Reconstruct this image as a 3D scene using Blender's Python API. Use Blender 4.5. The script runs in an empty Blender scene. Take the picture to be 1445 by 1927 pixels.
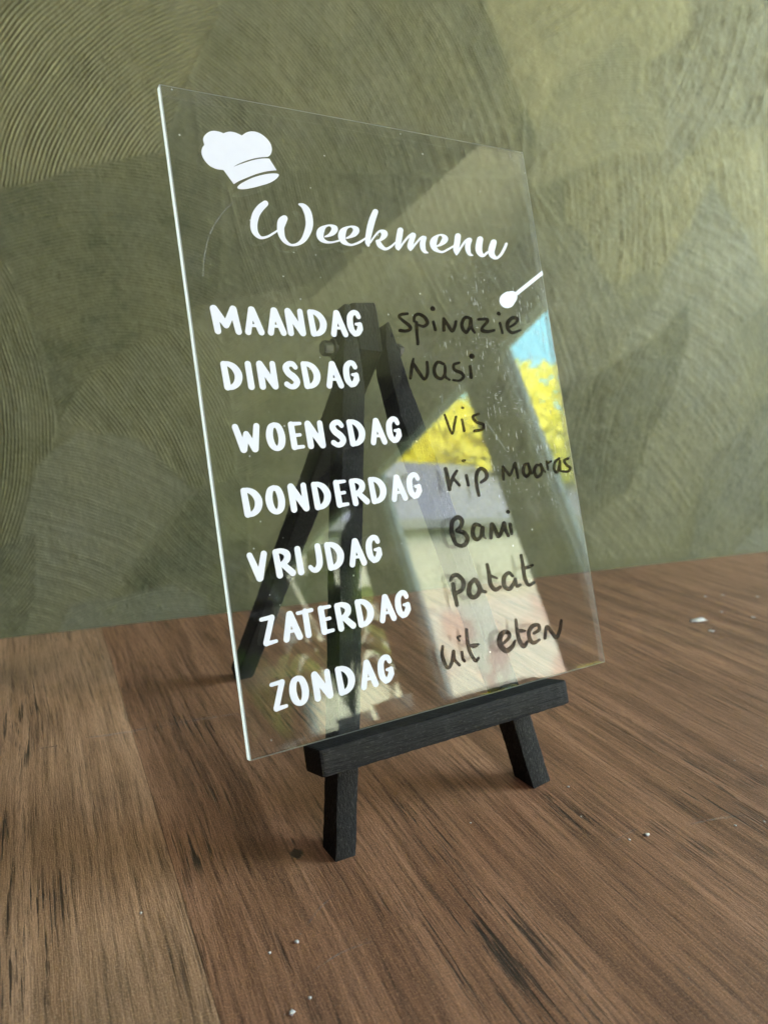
import bpy, bmesh, math, random
import numpy as np
from mathutils import Matrix, Vector, noise

random.seed(4)
rng = np.random.default_rng(4)
MM = 0.001
TZ = 0.038                                   # the panel's lower edge stands 38 mm above the table top
# ------------------------------------------------------------------ camera
F, CX, CY = 1414.0, 722.5, 963.5
rv = np.array([2.9401, -0.1924, 0.7905]); tv = np.array([-0.0396, 0.0739, 0.2227])
th = np.linalg.norm(rv); k = rv / th
K = np.array([[0, -k[2], k[1]], [k[2], 0, -k[0]], [-k[1], k[0], 0]])
R = np.eye(3) + math.sin(th) * K + (1 - math.cos(th)) * K @ K
up_cam = np.array([0, -R[2, 0], R[1, 0]]); up_cam /= -np.linalg.norm(up_cam) * np.sign(up_cam[1])
Zw = R.T @ up_cam; Xw = np.array([1., 0, 0]); Yw = np.cross(Zw, Xw)
M = np.array([Xw, Yw, Zw])                   # board axes -> world axes
T0 = np.array([0, 0, TZ])
C0 = M @ (-R.T @ tv) + T0
cr, cd, cf = M @ R.T @ np.array([1, 0, 0]), M @ R.T @ np.array([0, 1, 0]), M @ R.T @ np.array([0, 0, 1])

sc = bpy.context.scene
cam = bpy.data.cameras.new("camera"); camo = bpy.data.objects.new("camera", cam)
sc.collection.objects.link(camo); sc.camera = camo
camo.matrix_world = Matrix(((cr[0], -cd[0], -cf[0], C0[0]), (cr[1], -cd[1], -cf[1], C0[1]),
                            (cr[2], -cd[2], -cf[2], C0[2]), (0, 0, 0, 1)))
cam.sensor_fit = 'HORIZONTAL'; cam.sensor_width = 36.0; cam.lens = F / 1445 * 36
cam.clip_start = 0.01; cam.clip_end = 500
cam.dof.use_dof = True; cam.dof.focus_distance = 0.245; cam.dof.aperture_fstop = cam.lens / 1.8
# ------------------------------------------------------------------ world, lamps, exposure
world = bpy.data.worlds.new("World"); sc.world = world; world.use_nodes = True
bg = world.node_tree.nodes["Background"]
bg.inputs[0].default_value = (0.80, 0.86, 1.0, 1); bg.inputs[1].default_value = 0.06
sc.view_settings.view_transform = 'Standard'; sc.view_settings.look = 'None'
sc.view_settings.exposure = 0.0; sc.view_settings.gamma = 1.0
sc.cycles.max_bounces = 10; sc.cycles.transparent_max_bounces = 24
sc.cycles.sample_clamp_indirect = 6.0
col = sc.collection

def area(name, loc, target, sx, sy, radiance, color):
    l = bpy.data.lights.new(name, 'AREA'); l.shape = 'RECTANGLE'; l.size = sx; l.size_y = sy
    l.energy = radiance * math.pi * sx * sy; l.color = color
    o = bpy.data.objects.new(name, l); col.objects.link(o); o.location = loc
    o.rotation_euler = (Vector(target) - Vector(loc)).to_track_quat('-Z', 'Y').to_euler()
    return o
# daylight coming in through the second pane of the window on the right
area('window_light', (2.02, -0.84, 0.76), (0.0, -0.84, 0.70), 1.00, 1.20, 16.5, (0.93, 0.97, 1.0))
# added fill lamp behind and above the camera, brightens lettering and front faces
area('room_fill', (-0.10, -1.75, 1.05), (0.07, 0.0, 0.08), 0.75, 0.95, 5.1, (0.96, 0.935, 1.0))
# high sky over the garden, above the window
area('garden_light', (5.2, -4.6, 9.5), (9.5, -10.5, 3.0), 6, 6, 820.0, (1.0, 0.97, 0.9))

# ------------------------------------------------------------------ helpers
def board(x, y, z=0.0):                      # millimetres on the leaning board -> world
    return M @ (np.array([x, y, z]) * MM) + T0
def ray(px, py):
    return M @ (R.T @ np.array([(px - CX) / F, (py - CY) / F, 1.0]))
def px_board(px, py):                        # board millimetres seen at a point of the picture
    d = R.T @ np.array([(px - CX) / F, (py - CY) / F, 1.0]); c = -R.T @ tv
    return (c - d * c[2] / d[2])[:2] * 1000
def px_table(px, py):
    d = ray(px, py); return C0 + d * (-C0[2] / d[2])
WA = np.array([-0.0498, 0.2670, 0.0]); WB = np.array([0.5218, 0.1659, 0.0])
wd = (WB - WA) / np.linalg.norm(WB - WA); wn = np.array([-wd[1], wd[0], 0])
def px_wall(px, py):
    d = ray(px, py); P = C0 + d * (((WA - C0) @ wn) / (d @ wn))
    return np.array([(P - WA) @ wd, P[2]]) * 1000
bmat = Matrix(((M[0, 0], M[0, 1], M[0, 2], T0[0]), (M[1, 0], M[1, 1], M[1, 2], T0[1]),
               (M[2, 0], M[2, 1], M[2, 2], T0[2]), (0, 0, 0, 1)))

def mesh_obj(name, me, mat=None, parent=None):
    o = bpy.data.objects.new(name, me); col.objects.link(o)
    if mat is not None and not me.materials:
        for m in (mat if isinstance(mat, (list, tuple)) else [mat]): me.materials.append(m)
    if parent is not None: o.parent = parent
    return o
def bm_obj(name, bm, mat=None, parent=None, smooth=False):
    me = bpy.data.meshes.new(name); bmesh.ops.recalc_face_normals(bm, faces=bm.faces[:])
    if smooth:
        for f in bm.faces: f.smooth = True
    bm.to_mesh(me); bm.free()
    return mesh_obj(name, me, mat, parent)
def empty(name, parent=None, matrix=None):
    o = bpy.data.objects.new(name, None); o.empty_display_size = 0.02; col.objects.link(o)
    if parent is not None: o.parent = parent
    if matrix is not None: o.matrix_world = matrix
    return o
def tag(o, label=None, cat=None, group=None, kind=None):
    if label: o['label'] = label
    if cat: o['category'] = cat
    if group: o['group'] = group
    if kind: o['kind'] = kind
    return o
def box_bm(bm, lo, hi):
    r = bmesh.ops.create_cube(bm, size=1.0)
    for v in r['verts']:
        v.co = Vector([lo[i] + (v.co[i] + .5) * (hi[i] - lo[i]) for i in range(3)])
    return r['verts']
def box_obj(name, lo, hi, mat, parent=None, bevel=0):
    bm = bmesh.new(); box_bm(bm, lo, hi)
    if bevel: bmesh.ops.bevel(bm, geom=bm.edges[:], offset=bevel, segments=2, affect='EDGES', profile=.6)
    return bm_obj(name, bm, mat, parent)

# ------------------------------------------------------------------ node helper
class NT:
    def __init__(s, name):
        s.m = bpy.data.materials.new(name); s.m.use_nodes = True; s.t = s.m.node_tree
        s.t.nodes.clear(); s.out = s.t.nodes.new('ShaderNodeOutputMaterial')
    def n(s, typ, **kw):
        nd = s.t.nodes.new('ShaderNode' + typ)
        for k_, v in kw.items():
            if k_ in ('operation', 'blend_type', 'data_type', 'noise_dimensions', 'feature', 'wave_type', 'bands_direction', 'attribute_name', 'interpolation_type', 'clamp', 'distance', 'normalize'):
                setattr(nd, k_, v)
        return nd
    def set(s, sock, v):
        if isinstance(v, bpy.types.NodeSocket): s.t.links.new(v, sock)
        elif isinstance(v, bpy.types.Node): s.t.links.new(v.outputs[0], sock)
        elif v is not None: sock.default_value = v
    def math(s, op, a, b=None, c=None, clamp=False):
        nd = s.t.nodes.new('ShaderNodeMath'); nd.operation = op; nd.use_clamp = clamp
        s.set(nd.inputs[0], a); s.set(nd.inputs[1], b)
        if c is not None: s.set(nd.inputs[2], c)
        return nd.outputs[0]
    def mapr(s, v, a, b, c=0.0, d=1.0, smooth=False):
        nd = s.t.nodes.new('ShaderNodeMapRange'); s.set(nd.inputs[0], v)
        if smooth: nd.interpolation_type = 'SMOOTHSTEP'
        for i, x in enumerate((a, b, c, d)): s.set(nd.inputs[i + 1], x)
        return nd.outputs[0]
    def mix(s, f, a, b, mode='MIX'):
        nd = s.t.nodes.new('ShaderNodeMix'); nd.data_type = 'RGBA'; nd.blend_type = mode
        s.set(nd.inputs[0], f)
        s.set(nd.inputs[6], a if not isinstance(a, tuple) or len(a) == 4 else (*a, 1))
        s.set(nd.inputs[7], b if not isinstance(b, tuple) or len(b) == 4 else (*b, 1))
        return nd.outputs[2]
    def noise(s, vec, scale, detail=4, rough=.5, dist=0.0, out=0):
        nd = s.t.nodes.new('ShaderNodeTexNoise'); s.set(nd.inputs['Vector'], vec)
        nd.inputs['Scale'].default_value = scale; nd.inputs['Detail'].default_value = detail
        nd.inputs['Roughness'].default_value = rough; nd.inputs['Distortion'].default_value = dist
        return nd.outputs[out]
    def map(s, vec, loc=(0, 0, 0), rot=(0, 0, 0), scale=(1, 1, 1)):
        nd = s.t.nodes.new('ShaderNodeMapping'); s.set(nd.inputs[0], vec)
        nd.inputs[1].default_value = loc; nd.inputs[2].default_value = rot; nd.inputs[3].default_value = scale
        return nd.outputs[0]
    def obj(s):
        return s.t.nodes.new('ShaderNodeTexCoord').outputs['Object']
    def ramp(s, f, stops):
        nd = s.t.nodes.new('ShaderNodeValToRGB'); s.set(nd.inputs[0], f)
        e = nd.color_ramp.elements
        while len(e) < len(stops): e.new(0.5)
        for i, (p_, c_) in enumerate(stops): e[i].position = p_; e[i].color = (*c_, 1)
        return nd.outputs[0]
    def bump(s, h, strength, dist):
        nd = s.t.nodes.new('ShaderNodeBump'); s.set(nd.inputs['Height'], h)
        nd.inputs['Strength'].default_value = strength; nd.inputs['Distance'].default_value = dist
        return nd.outputs[0]
    def bsdf(s, colr, rough=.5, spec=.5, normal=None, metallic=None, **kw):
        nd = s.t.nodes.new('ShaderNodeBsdfPrincipled')
        s.set(nd.inputs['Base Color'], colr if not isinstance(colr, tuple) or len(colr) == 4 else (*colr, 1))
        s.set(nd.inputs['Roughness'], rough); s.set(nd.inputs['Specular IOR Level'], spec)
        if normal is not None: s.set(nd.inputs['Normal'], normal)
        if metallic is not None: s.set(nd.inputs['Metallic'], metallic)
        for k_, v in kw.items(): s.set(nd.inputs[k_], v)
        return nd.outputs[0]
    def mixsh(s, f, a, b):
        nd = s.t.nodes.new('ShaderNodeMixShader'); s.set(nd.inputs[0], f); s.set(nd.inputs[1], a); s.set(nd.inputs[2], b)
        return nd.outputs[0]
    def end(s, sh):
        s.t.links.new(sh, s.out.inputs[0]); return s.m

def simple(name, colr, rough=.6, spec=.4):
    n = NT(name); v = n.obj()
    c = n.mix(n.noise(v, 6, 5), tuple(x * .82 for x in colr), tuple(min(1, x * 1.12) for x in colr))
    return n.end(n.bsdf(c, rough, spec))

# ------------------------------------------------------------------ materials
def mat_wall():
    n = NT('pearl_paint'); v = n.obj()
    at = n.t.nodes.new('ShaderNodeAttribute'); at.attribute_name = 'tone'
    sep = n.t.nodes.new('ShaderNodeSeparateColor'); n.set(sep.inputs[0], at.outputs['Color'])
    big = n.noise(v, 9, 4, .55); fine = n.noise(v, 420, 3, .6); mid = n.noise(v, 55, 4, .6)
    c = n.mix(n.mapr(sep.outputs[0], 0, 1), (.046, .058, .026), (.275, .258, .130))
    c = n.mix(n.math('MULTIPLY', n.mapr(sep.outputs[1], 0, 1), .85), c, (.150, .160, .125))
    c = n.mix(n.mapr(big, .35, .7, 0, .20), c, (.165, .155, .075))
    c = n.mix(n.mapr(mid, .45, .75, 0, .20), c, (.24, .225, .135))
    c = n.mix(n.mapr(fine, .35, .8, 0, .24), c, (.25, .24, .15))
    nr = n.bump(n.noise(v, 700, 2, .5), .35, .0004)
    return n.end(n.bsdf(c, n.mapr(mid, .3, .7, .55, .68), .28, nr, n.mapr(sep.outputs[0], 0, 1, .18, .28)))

def mat_table(seed, base, dark, light, streak):
    """printed wood laminate; object x runs across the board, y along the grain"""
    n = NT('wood_laminate'); v0 = n.obj()
    warp = n.noise(n.map(v0, (seed, 0, 0), (0, 0, 0), (7, 2.2, 1)), 1.0, 3, .5)
    comb = n.t.nodes.new('ShaderNodeCombineXYZ'); n.set(comb.inputs[0], n.math('MULTIPLY', n.math('SUBTRACT', warp, .5), .022))
    add = n.t.nodes.new('ShaderNodeVectorMath'); add.operation = 'ADD'; n.set(add.inputs[0], v0); n.set(add.inputs[1], comb)
    v = add.outputs[0]
    bands = n.noise(n.map(v, (seed, 0, 0), (0, 0, 0), (85, 4.5, 1)), 1.0, 6, .65)
    strk = n.noise(n.map(v, (seed, 3, 0), (0, 0, 0), (720, 26, 1)), 1.0, 4, .65)
    fib = n.noise(n.map(v, (seed, 7, 0), (0, 0, 0), (2400, 210, 1)), 1.0, 3, .65)
    grit = n.noise(v0, 1700, 2, .6)
    cloud = n.noise(n.map(v0, (seed, 1, 0), (0, 0, 0), (11, 7, 1)), 1.0, 4, .55)
    c = n.ramp(bands, [(.33, dark), (.48, base), (.66, light)])
    med = n.noise(n.map(v, (seed, 17, 0), (0, 0, 0), (230, 5, 1)), 1.0, 4, .6)
    c = n.mix(n.mapr(med, .50, .70, 0, .55), c, dark)
    c = n.mix(n.mapr(med, .48, .32, 0, .40), c, light)
    c = n.mix(n.mapr(n.noise(v0, 6.5, 3, .5), .42, .65, 0, .35), c, tuple(x * .62 for x in base))
    c = n.mix(n.mapr(strk, .50, .72, 0, .95), c, tuple(x * .26 for x in dark))
    c = n.mix(n.mapr(strk, .47, .30, 0, .32), c, tuple(min(1, x * 1.18) for x in light))
    c = n.mix(n.mapr(fib, .50, .70, 0, .60), c, tuple(x * .55 for x in dark))
    c = n.mix(n.mapr(fib, .44, .25, 0, .30), c, light)
    c = n.mix(n.mapr(cloud, .50, .74, 0, streak), c, (.040, .034, .020))
    c = n.mix(n.mapr(grit, .52, .72, 0, .30), c, tuple(min(1, x * 1.7) for x in light))
    c = n.mix(n.mapr(grit, .46, .28, 0, .35), c, tuple(x * .6 for x in dark))
    # dark worn cracks, in clusters
    crk = n.noise(n.map(v, (seed, 11, 0), (0, 0, 0), (800, 24, 1)), 1.0, 4, .65)
    clus = n.noise(n.map(v0, (seed, 5, 0), (0, 0, 0), (24, 13, 1)), 1.0, 3, .55)
    ck = n.math('MULTIPLY', n.mapr(crk, .55, .60), n.mapr(clus, .52, .62))
    # marks that stand at one place each: (x, y, half width, half length, strength)
    for (mx, my, sx, sy, st) in SPOTS:
        sepv = n.t.nodes.new('ShaderNodeSeparateXYZ'); n.set(sepv.inputs[0], v0)
        a = n.math('DIVIDE', n.math('SUBTRACT', sepv.outputs[0], mx), sx)
        b = n.math('DIVIDE', n.math('SUBTRACT', sepv.outputs[1], my), sy)
        d = n.math('ADD', n.math('MULTIPLY', a, a), n.math('MULTIPLY', b, b))
        sp = n.math('MULTIPLY', n.mapr(d, 1.0, .0), n.mapr(crk, .48, .58)) if st < 1 else n.mapr(n.math('ADD', d, n.math('MULTIPLY', crk, 2.2)), 2.05, 1.60)
        ck = n.math('MAXIMUM', ck, n.math('MULTIPLY', sp, st))
    c = n.mix(n.math('MULTIPLY', ck, .88), c, (.012, .011, .010))
    h = n.math('SUBTRACT', n.math('SUBTRACT', n.math('MULTIPLY', grit, .35), n.math('ADD', n.math('MULTIPLY', fib, .5), n.math('MULTIPLY', strk, .7))), ck)
    nr = n.bump(h, .60, .0005)
    return n.end(n.bsdf(c, n.mapr(strk, .3, .7, .32, .48), .50, nr))

def mat_stain(along=(1800, 1800, 80), fl=.22):
    n = NT('black_stained_wood'); v = n.obj()
    g = n.noise(n.map(v, (0, 0, 0), (0, 0, 0), along), 1.0, 4, .65)
    s = n.noise(n.map(v, (0, 0, 0), (0, 0, 0), tuple(max(x * 1.2, 600) for x in along)), 1.0, 2, .6)
    c = n.mix(n.mapr(g, .35, .75), (.003, .0028, .0027), (.019, .0172, .0168))
    c = n.mix(n.mapr(s, .56, .70, 0, fl), c, (.15, .145, .14))
    nr = n.bump(n.math('ADD', g, n.math('MULTIPLY', s, .25)), .85, .0004)
    return n.end(n.bsdf(c, .70, .16, nr))

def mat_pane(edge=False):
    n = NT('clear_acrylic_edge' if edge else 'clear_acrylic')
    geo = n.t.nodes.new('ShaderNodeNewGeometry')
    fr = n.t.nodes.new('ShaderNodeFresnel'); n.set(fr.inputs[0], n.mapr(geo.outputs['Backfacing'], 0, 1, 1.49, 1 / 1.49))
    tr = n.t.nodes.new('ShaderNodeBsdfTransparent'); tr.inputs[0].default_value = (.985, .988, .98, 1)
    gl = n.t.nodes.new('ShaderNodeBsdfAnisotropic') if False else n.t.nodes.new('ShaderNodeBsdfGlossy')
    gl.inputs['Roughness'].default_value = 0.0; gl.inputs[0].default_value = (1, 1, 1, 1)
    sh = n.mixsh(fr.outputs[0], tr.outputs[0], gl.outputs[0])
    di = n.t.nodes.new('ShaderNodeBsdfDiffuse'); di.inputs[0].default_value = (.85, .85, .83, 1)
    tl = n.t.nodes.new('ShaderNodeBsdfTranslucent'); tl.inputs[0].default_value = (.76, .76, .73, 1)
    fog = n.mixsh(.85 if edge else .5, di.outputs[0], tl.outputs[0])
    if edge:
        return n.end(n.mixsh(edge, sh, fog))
    v = n.obj()
    sep = n.t.nodes.new('ShaderNodeSeparateXYZ'); n.set(sep.inputs[0], v)
    right = n.mapr(sep.outputs[0], .062, .118, 0, 1, True)
    midy = n.math('MULTIPLY', n.mapr(sep.outputs[1], .045, .08, 0, 1, True), n.mapr(sep.outputs[1], .175, .145, 0, 1, True))
    zone = n.math('MULTIPLY', right, midy)
    drip = n.noise(n.map(v, (0, 0, 0), (0, 0, 0), (1500, 190, 1)), 1.0, 2, .6)
    patch = n.noise(v, 130, 3, .6)
    drops = n.math('MULTIPLY', n.mapr(drip, .60, .66), n.mapr(patch, .42, .56))
    rub = n.noise(n.map(v, (0, 0, 0), (0, 0, .75), (260, 1800, 1)), 1.0, 3, .6)
    rubs = n.math('MULTIPLY', n.mapr(rub, .56, .68), n.mapr(n.noise(v, 60, 3), .46, .58))
    dirt = n.math('MULTIPLY', n.math('MAXIMUM', drops, n.math('MULTIPLY', rubs, .8)), zone)
    dust = n.t.nodes.new('ShaderNodeTexVoronoi'); n.set(dust.inputs['Vector'], v); dust.inputs['Scale'].default_value = 260
    spk = n.math('MULTIPLY', n.math('LESS_THAN', dust.outputs['Distance'], .085), n.math('GREATER_THAN', n.noise(v, 330, 1), .60))
    smear = n.mapr(n.noise(n.map(v, (4, 2, 0), (0, 0, .5), (30, 55, 1)), 1.0, 5, .6), .56, .80, 0, .10)
    a = n.math('ADD', n.math('MAXIMUM', n.math('MULTIPLY', dirt, .55), n.math('MULTIPLY', spk, .55)), smear, clamp=True)
    a = n.math('MULTIPLY', a, n.math('SUBTRACT', 1.0, geo.outputs['Backfacing']))
    a = n.math('ADD', a, .006)
    return n.end(n.mixsh(a, sh, fog))

def mat_vinyl():
    n = NT('white_vinyl'); v = n.obj()
    c = n.mix(n.noise(v, 300, 3), (.75, .735, .80), (.80, .785, .85))
    return n.end(n.bsdf(c, .42, .35))

def mat_ink():
    n = NT('dark_marker_ink'); v = n.obj()
    s = n.noise(n.map(v, (0, 0, 0), (0, 0, .35), (1500, 420, 1)), 1.0, 3, .6)
    tr = n.t.nodes.new('ShaderNodeBsdfTransparent')
    n.set(tr.inputs[0], n.mix(n.mapr(s, .35, .65), (.20, .175, .15), (.60, .55, .48)))
    b = n.bsdf(n.mix(s, (.03, .026, .022), (.06, .052, .045)), .10, .25)
    return n.end(n.mixsh(n.mapr(s, .38, .62, .36, .02), tr.outputs[0], b))

def mat_emit(name, node_fn, strength):
    n = NT(name); e = n.t.nodes.new('ShaderNodeEmission'); n.set(e.inputs[0], node_fn(n)); e.inputs[1].default_value = strength
    return n.end(e.outputs[0])

GA = math.radians(5.6)                       # the grain of the table runs 5.6 degrees off the board's normal
def plank_xy(px, py):
    P = px_table(px, py); return (P[0] * math.cos(GA) - P[1] * math.sin(GA), P[0] * math.sin(GA) + P[1] * math.cos(GA))
SPOTS = []
for px, py, sx, sy, st in [(372, 1782, .0028, .016, .9), (345, 1715, .003, .014, .6), (1016, 1680 - 20, .0, .0, 0), (558, 1607, .0022, .003, 1.0),
                           (548, 1585, .0015, .003, .9), (535, 1790, .0022, .012, .9), (1310, 1600, .009, .007, .8), (1400, 1530, .008, .009, .8),
                           (1240, 1560, .006, .006, .6), (1030, 1500, .003, .004, .8), (1420, 1470, .009, .006, .9), (180, 1540, .004, .02, .5),
                           (325, 1570, .003, .016, .6), (1380, 1320, .012, .012, .6)]:
    if sx: SPOTS.append((*plank_xy(px, py), sx, sy, st))

m_wall = mat_wall(); m_stain = mat_stain(); m_stain_x = mat_stain((60, 1500, 1500), .16); m_vinyl = mat_vinyl(); m_ink = mat_ink(); m_pane = mat_pane()
m_edge_bright = mat_pane(.90); m_edge_dim = mat_pane(.06); m_edge_low = mat_pane(.50)  # left edge made milky to stand for light piped through the pane
m_bolt = simple('blackened_steel', (.03, .028, .027), .28, .8)
m_white = simple('white_paint', (.76, .80, .84), .45)
m_crumb = simple('white_crumb', (.58, .55, .54), .6)

# ------------------------------------------------------------------ the wall with its combed relief
POLY = [  # outline in the picture, centre of the comb strokes, ridge spacing mm, depth, tone (paint tint with each patch's sheen put in), greyness
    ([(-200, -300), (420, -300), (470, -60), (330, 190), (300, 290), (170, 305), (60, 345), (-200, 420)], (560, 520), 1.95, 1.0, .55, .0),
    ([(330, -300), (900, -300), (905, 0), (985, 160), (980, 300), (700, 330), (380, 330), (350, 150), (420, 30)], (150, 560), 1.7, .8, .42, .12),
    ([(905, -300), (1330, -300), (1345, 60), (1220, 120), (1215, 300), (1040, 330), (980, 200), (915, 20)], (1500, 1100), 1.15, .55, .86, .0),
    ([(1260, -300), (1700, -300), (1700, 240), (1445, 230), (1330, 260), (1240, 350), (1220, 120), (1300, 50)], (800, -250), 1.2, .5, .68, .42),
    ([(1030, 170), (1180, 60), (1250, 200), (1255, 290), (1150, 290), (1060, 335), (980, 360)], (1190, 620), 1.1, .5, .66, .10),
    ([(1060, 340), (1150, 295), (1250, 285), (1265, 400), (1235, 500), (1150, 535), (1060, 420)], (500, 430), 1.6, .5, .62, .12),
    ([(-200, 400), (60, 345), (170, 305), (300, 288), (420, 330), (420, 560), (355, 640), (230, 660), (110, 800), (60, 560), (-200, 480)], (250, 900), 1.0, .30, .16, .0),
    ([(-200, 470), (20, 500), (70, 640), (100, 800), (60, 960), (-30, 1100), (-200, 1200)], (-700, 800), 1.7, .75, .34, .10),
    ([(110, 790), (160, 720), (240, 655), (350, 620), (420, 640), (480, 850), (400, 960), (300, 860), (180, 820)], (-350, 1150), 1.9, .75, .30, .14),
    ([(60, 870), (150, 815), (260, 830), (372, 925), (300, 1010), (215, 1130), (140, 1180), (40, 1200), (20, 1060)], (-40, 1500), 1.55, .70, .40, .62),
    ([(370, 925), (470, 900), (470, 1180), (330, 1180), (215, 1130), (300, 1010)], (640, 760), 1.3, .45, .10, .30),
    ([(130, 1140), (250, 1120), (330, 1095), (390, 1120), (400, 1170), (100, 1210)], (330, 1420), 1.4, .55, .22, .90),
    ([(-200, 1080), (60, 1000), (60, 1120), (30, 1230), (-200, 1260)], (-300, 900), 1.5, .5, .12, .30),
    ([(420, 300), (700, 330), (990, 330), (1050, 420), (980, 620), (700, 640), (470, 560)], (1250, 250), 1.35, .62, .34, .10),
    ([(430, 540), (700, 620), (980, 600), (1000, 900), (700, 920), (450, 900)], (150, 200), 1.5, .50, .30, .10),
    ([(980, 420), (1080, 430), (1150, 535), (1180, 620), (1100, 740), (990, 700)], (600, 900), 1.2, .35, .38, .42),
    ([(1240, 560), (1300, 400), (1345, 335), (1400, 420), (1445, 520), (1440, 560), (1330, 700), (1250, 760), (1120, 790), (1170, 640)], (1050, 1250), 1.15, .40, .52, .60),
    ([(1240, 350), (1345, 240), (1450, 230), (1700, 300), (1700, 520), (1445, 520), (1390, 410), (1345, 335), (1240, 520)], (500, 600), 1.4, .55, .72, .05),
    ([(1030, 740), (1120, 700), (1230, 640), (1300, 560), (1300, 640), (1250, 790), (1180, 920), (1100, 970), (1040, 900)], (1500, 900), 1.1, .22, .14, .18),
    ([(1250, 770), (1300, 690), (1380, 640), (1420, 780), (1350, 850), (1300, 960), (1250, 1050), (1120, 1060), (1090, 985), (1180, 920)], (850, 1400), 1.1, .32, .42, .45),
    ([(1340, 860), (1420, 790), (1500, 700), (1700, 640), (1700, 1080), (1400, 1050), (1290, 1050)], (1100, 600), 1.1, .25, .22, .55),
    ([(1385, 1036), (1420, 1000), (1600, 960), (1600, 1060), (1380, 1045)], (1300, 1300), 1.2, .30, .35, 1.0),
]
def build_wall():
    g = 0.00062
    s0, s1, z0, z1 = -.045, .665, -.004, .435
    ns, nz = int((s1 - s0) / g), int((z1 - z0) / g)
    S, Z = np.meshgrid(np.linspace(s0, s1, ns) * 1000, np.linspace(z0, z1, nz) * 1000)
    # slow waviness used to bend outlines and ridges
    def vnoise(cell, seed, octs=2):
        out = np.zeros_like(S); amp = 1.0; tot = 0
        for o in range(octs):
            r = np.random.default_rng(seed + o); c = cell / (2 ** o)
            nx, ny = int((S.max() - S.min()) / c) + 4, int((Z.max() - Z.min()) / c) + 4
            gr = r.random((ny, nx)); fx = (S - S.min()) / c; fy = (Z - Z.min()) / c
            ix, iy = fx.astype(int), fy.astype(int); tx, ty = fx - ix, fy - iy
            tx = tx * tx * (3 - 2 * tx); ty = ty * ty * (3 - 2 * ty)
            out += amp * ((gr[iy, ix] * (1 - tx) + gr[iy, ix + 1] * tx) * (1 - ty) + (gr[iy + 1, ix] * (1 - tx) + gr[iy + 1, ix + 1] * tx) * ty - .5)
            tot += amp; amp *= .5
        return out / tot
    wob1 = vnoise(34, 1, 3); wobA, wobB = vnoise(60, 3, 1), vnoise(55, 9, 1)
    H = np.zeros_like(S); tone = np.full_like(S, .30); grey = np.full_like(S, .1)
    rough = vnoise(2.2, 21, 2)
    def comb(cs, cz, sp, seed):
        r = np.hypot(S - cs, Z - cz) + wob1 * 3.0
        a = np.arctan2(Z - cz, S - cs)
        ph = r / sp
        tb = np.random.default_rng(seed).random(4096)
        idx = np.floor(ph).astype(int) % 4096; fr = ph - np.floor(ph)
        amp = .35 + .65 * (tb[idx] * (1 - fr) + tb[(idx + 1) % 4096] * fr)
        # the ridges break up along their length
        L = np.hypot(S - cs, Z - cz) * a / 9.0
        br = vnoise(5.0, seed + 40, 2)
        return (.5 - .5 * np.cos(2 * np.pi * ph)) ** 1.3 * amp * (.75 + 1.1 * br)
    base = comb(-200, -300, 1.5, 5); H = base * .4
    for i, (pl, cen, sp, dep, tn, gy) in enumerate(POLY):
        P = np.array([px_wall(*q) for q in pl]); c = px_wall(*cen)
        x0, x1, y0, y1 = P[:, 0].min() - 12, P[:, 0].max() + 12, P[:, 1].min() - 12, P[:, 1].max() + 12
        sl = (slice(max(0, int((y0 - z0 * 1000) / 1000 / g)), max(0, int((y1 - z0 * 1000) / 1000 / g))),
              slice(max(0, int((x0 - s0 * 1000) / 1000 / g)), max(0, int((x1 - s0 * 1000) / 1000 / g))))
        s_, z_ = S[sl], Z[sl]
        if s_.size == 0: continue
        X, Y = s_ + wobA[sl] * 7, z_ + wobB[sl] * 7
        inside = np.zeros(X.shape, bool); d = np.full(X.shape, 1e9)
        for (ax, ay), (bx, by) in zip(P, np.roll(P, -1, 0)):
            cnd = ((ay > Y) != (by > Y)); inside ^= cnd & (X < (bx - ax) * (Y - ay) / (by - ay + 1e-9) + ax)
            t = np.clip(((X - ax) * (bx - ax) + (Y - ay) * (by - ay)) / ((bx - ax) ** 2 + (by - ay) ** 2), 0, 1)
            d = np.minimum(d, np.hypot(X - ax - t * (bx - ax), Y - ay - t * (by - ay)))
        sd = np.where(inside, d, -d)
        far = P[:, 0].mean() > 330
        if far: dep *= .85
        w = np.clip(sd / (5 if far else 3.2) + .5, 0, 1); w = w * w * (3 - 2 * w)
        h = comb(c[0], c[1], max(sp * 1.05, 1.65), 100 + i)[sl] * max(dep, .75 if far else .8)
        lip = np.exp(-(sd / 1.6) ** 2) * (.08 if far else .15) * dep
        H[sl] = H[sl] * (1 - w) + h * w + lip
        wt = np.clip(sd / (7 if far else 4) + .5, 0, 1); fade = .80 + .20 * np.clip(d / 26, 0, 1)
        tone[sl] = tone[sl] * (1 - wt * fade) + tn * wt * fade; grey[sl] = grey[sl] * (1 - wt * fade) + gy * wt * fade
    blot = np.clip(vnoise(3.2, 77, 3) * 4 - .9, 0, 1)          # small raised blobs of paint
    H = H * 1.0 + blot * .26 + rough * .05
    tone = np.clip(tone + rough * .10 + vnoise(14, 60, 3) * .30, 0, 1); grey = np.clip(grey + vnoise(22, 90, 3) * .5, 0, 1)
    co = np.empty((nz, ns, 3), np.float32)
    b = (H * MM)
    for a in range(3):
        co[..., a] = WA[a] + wd[a] * S * MM - wn[a] * b
    co[..., 2] = Z * MM
    me = bpy.data.meshes.new('wall')
    me.vertices.add(ns * nz); me.vertices.foreach_set('co', co.reshape(-1))
    i0 = (np.arange(nz - 1)[:, None] * ns + np.arange(ns - 1)[None, :]).reshape(-1)
    quads = np.stack([i0, i0 + 1, i0 + ns + 1, i0 + ns], 1).astype(np.int32)
    nq = len(quads)
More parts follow.
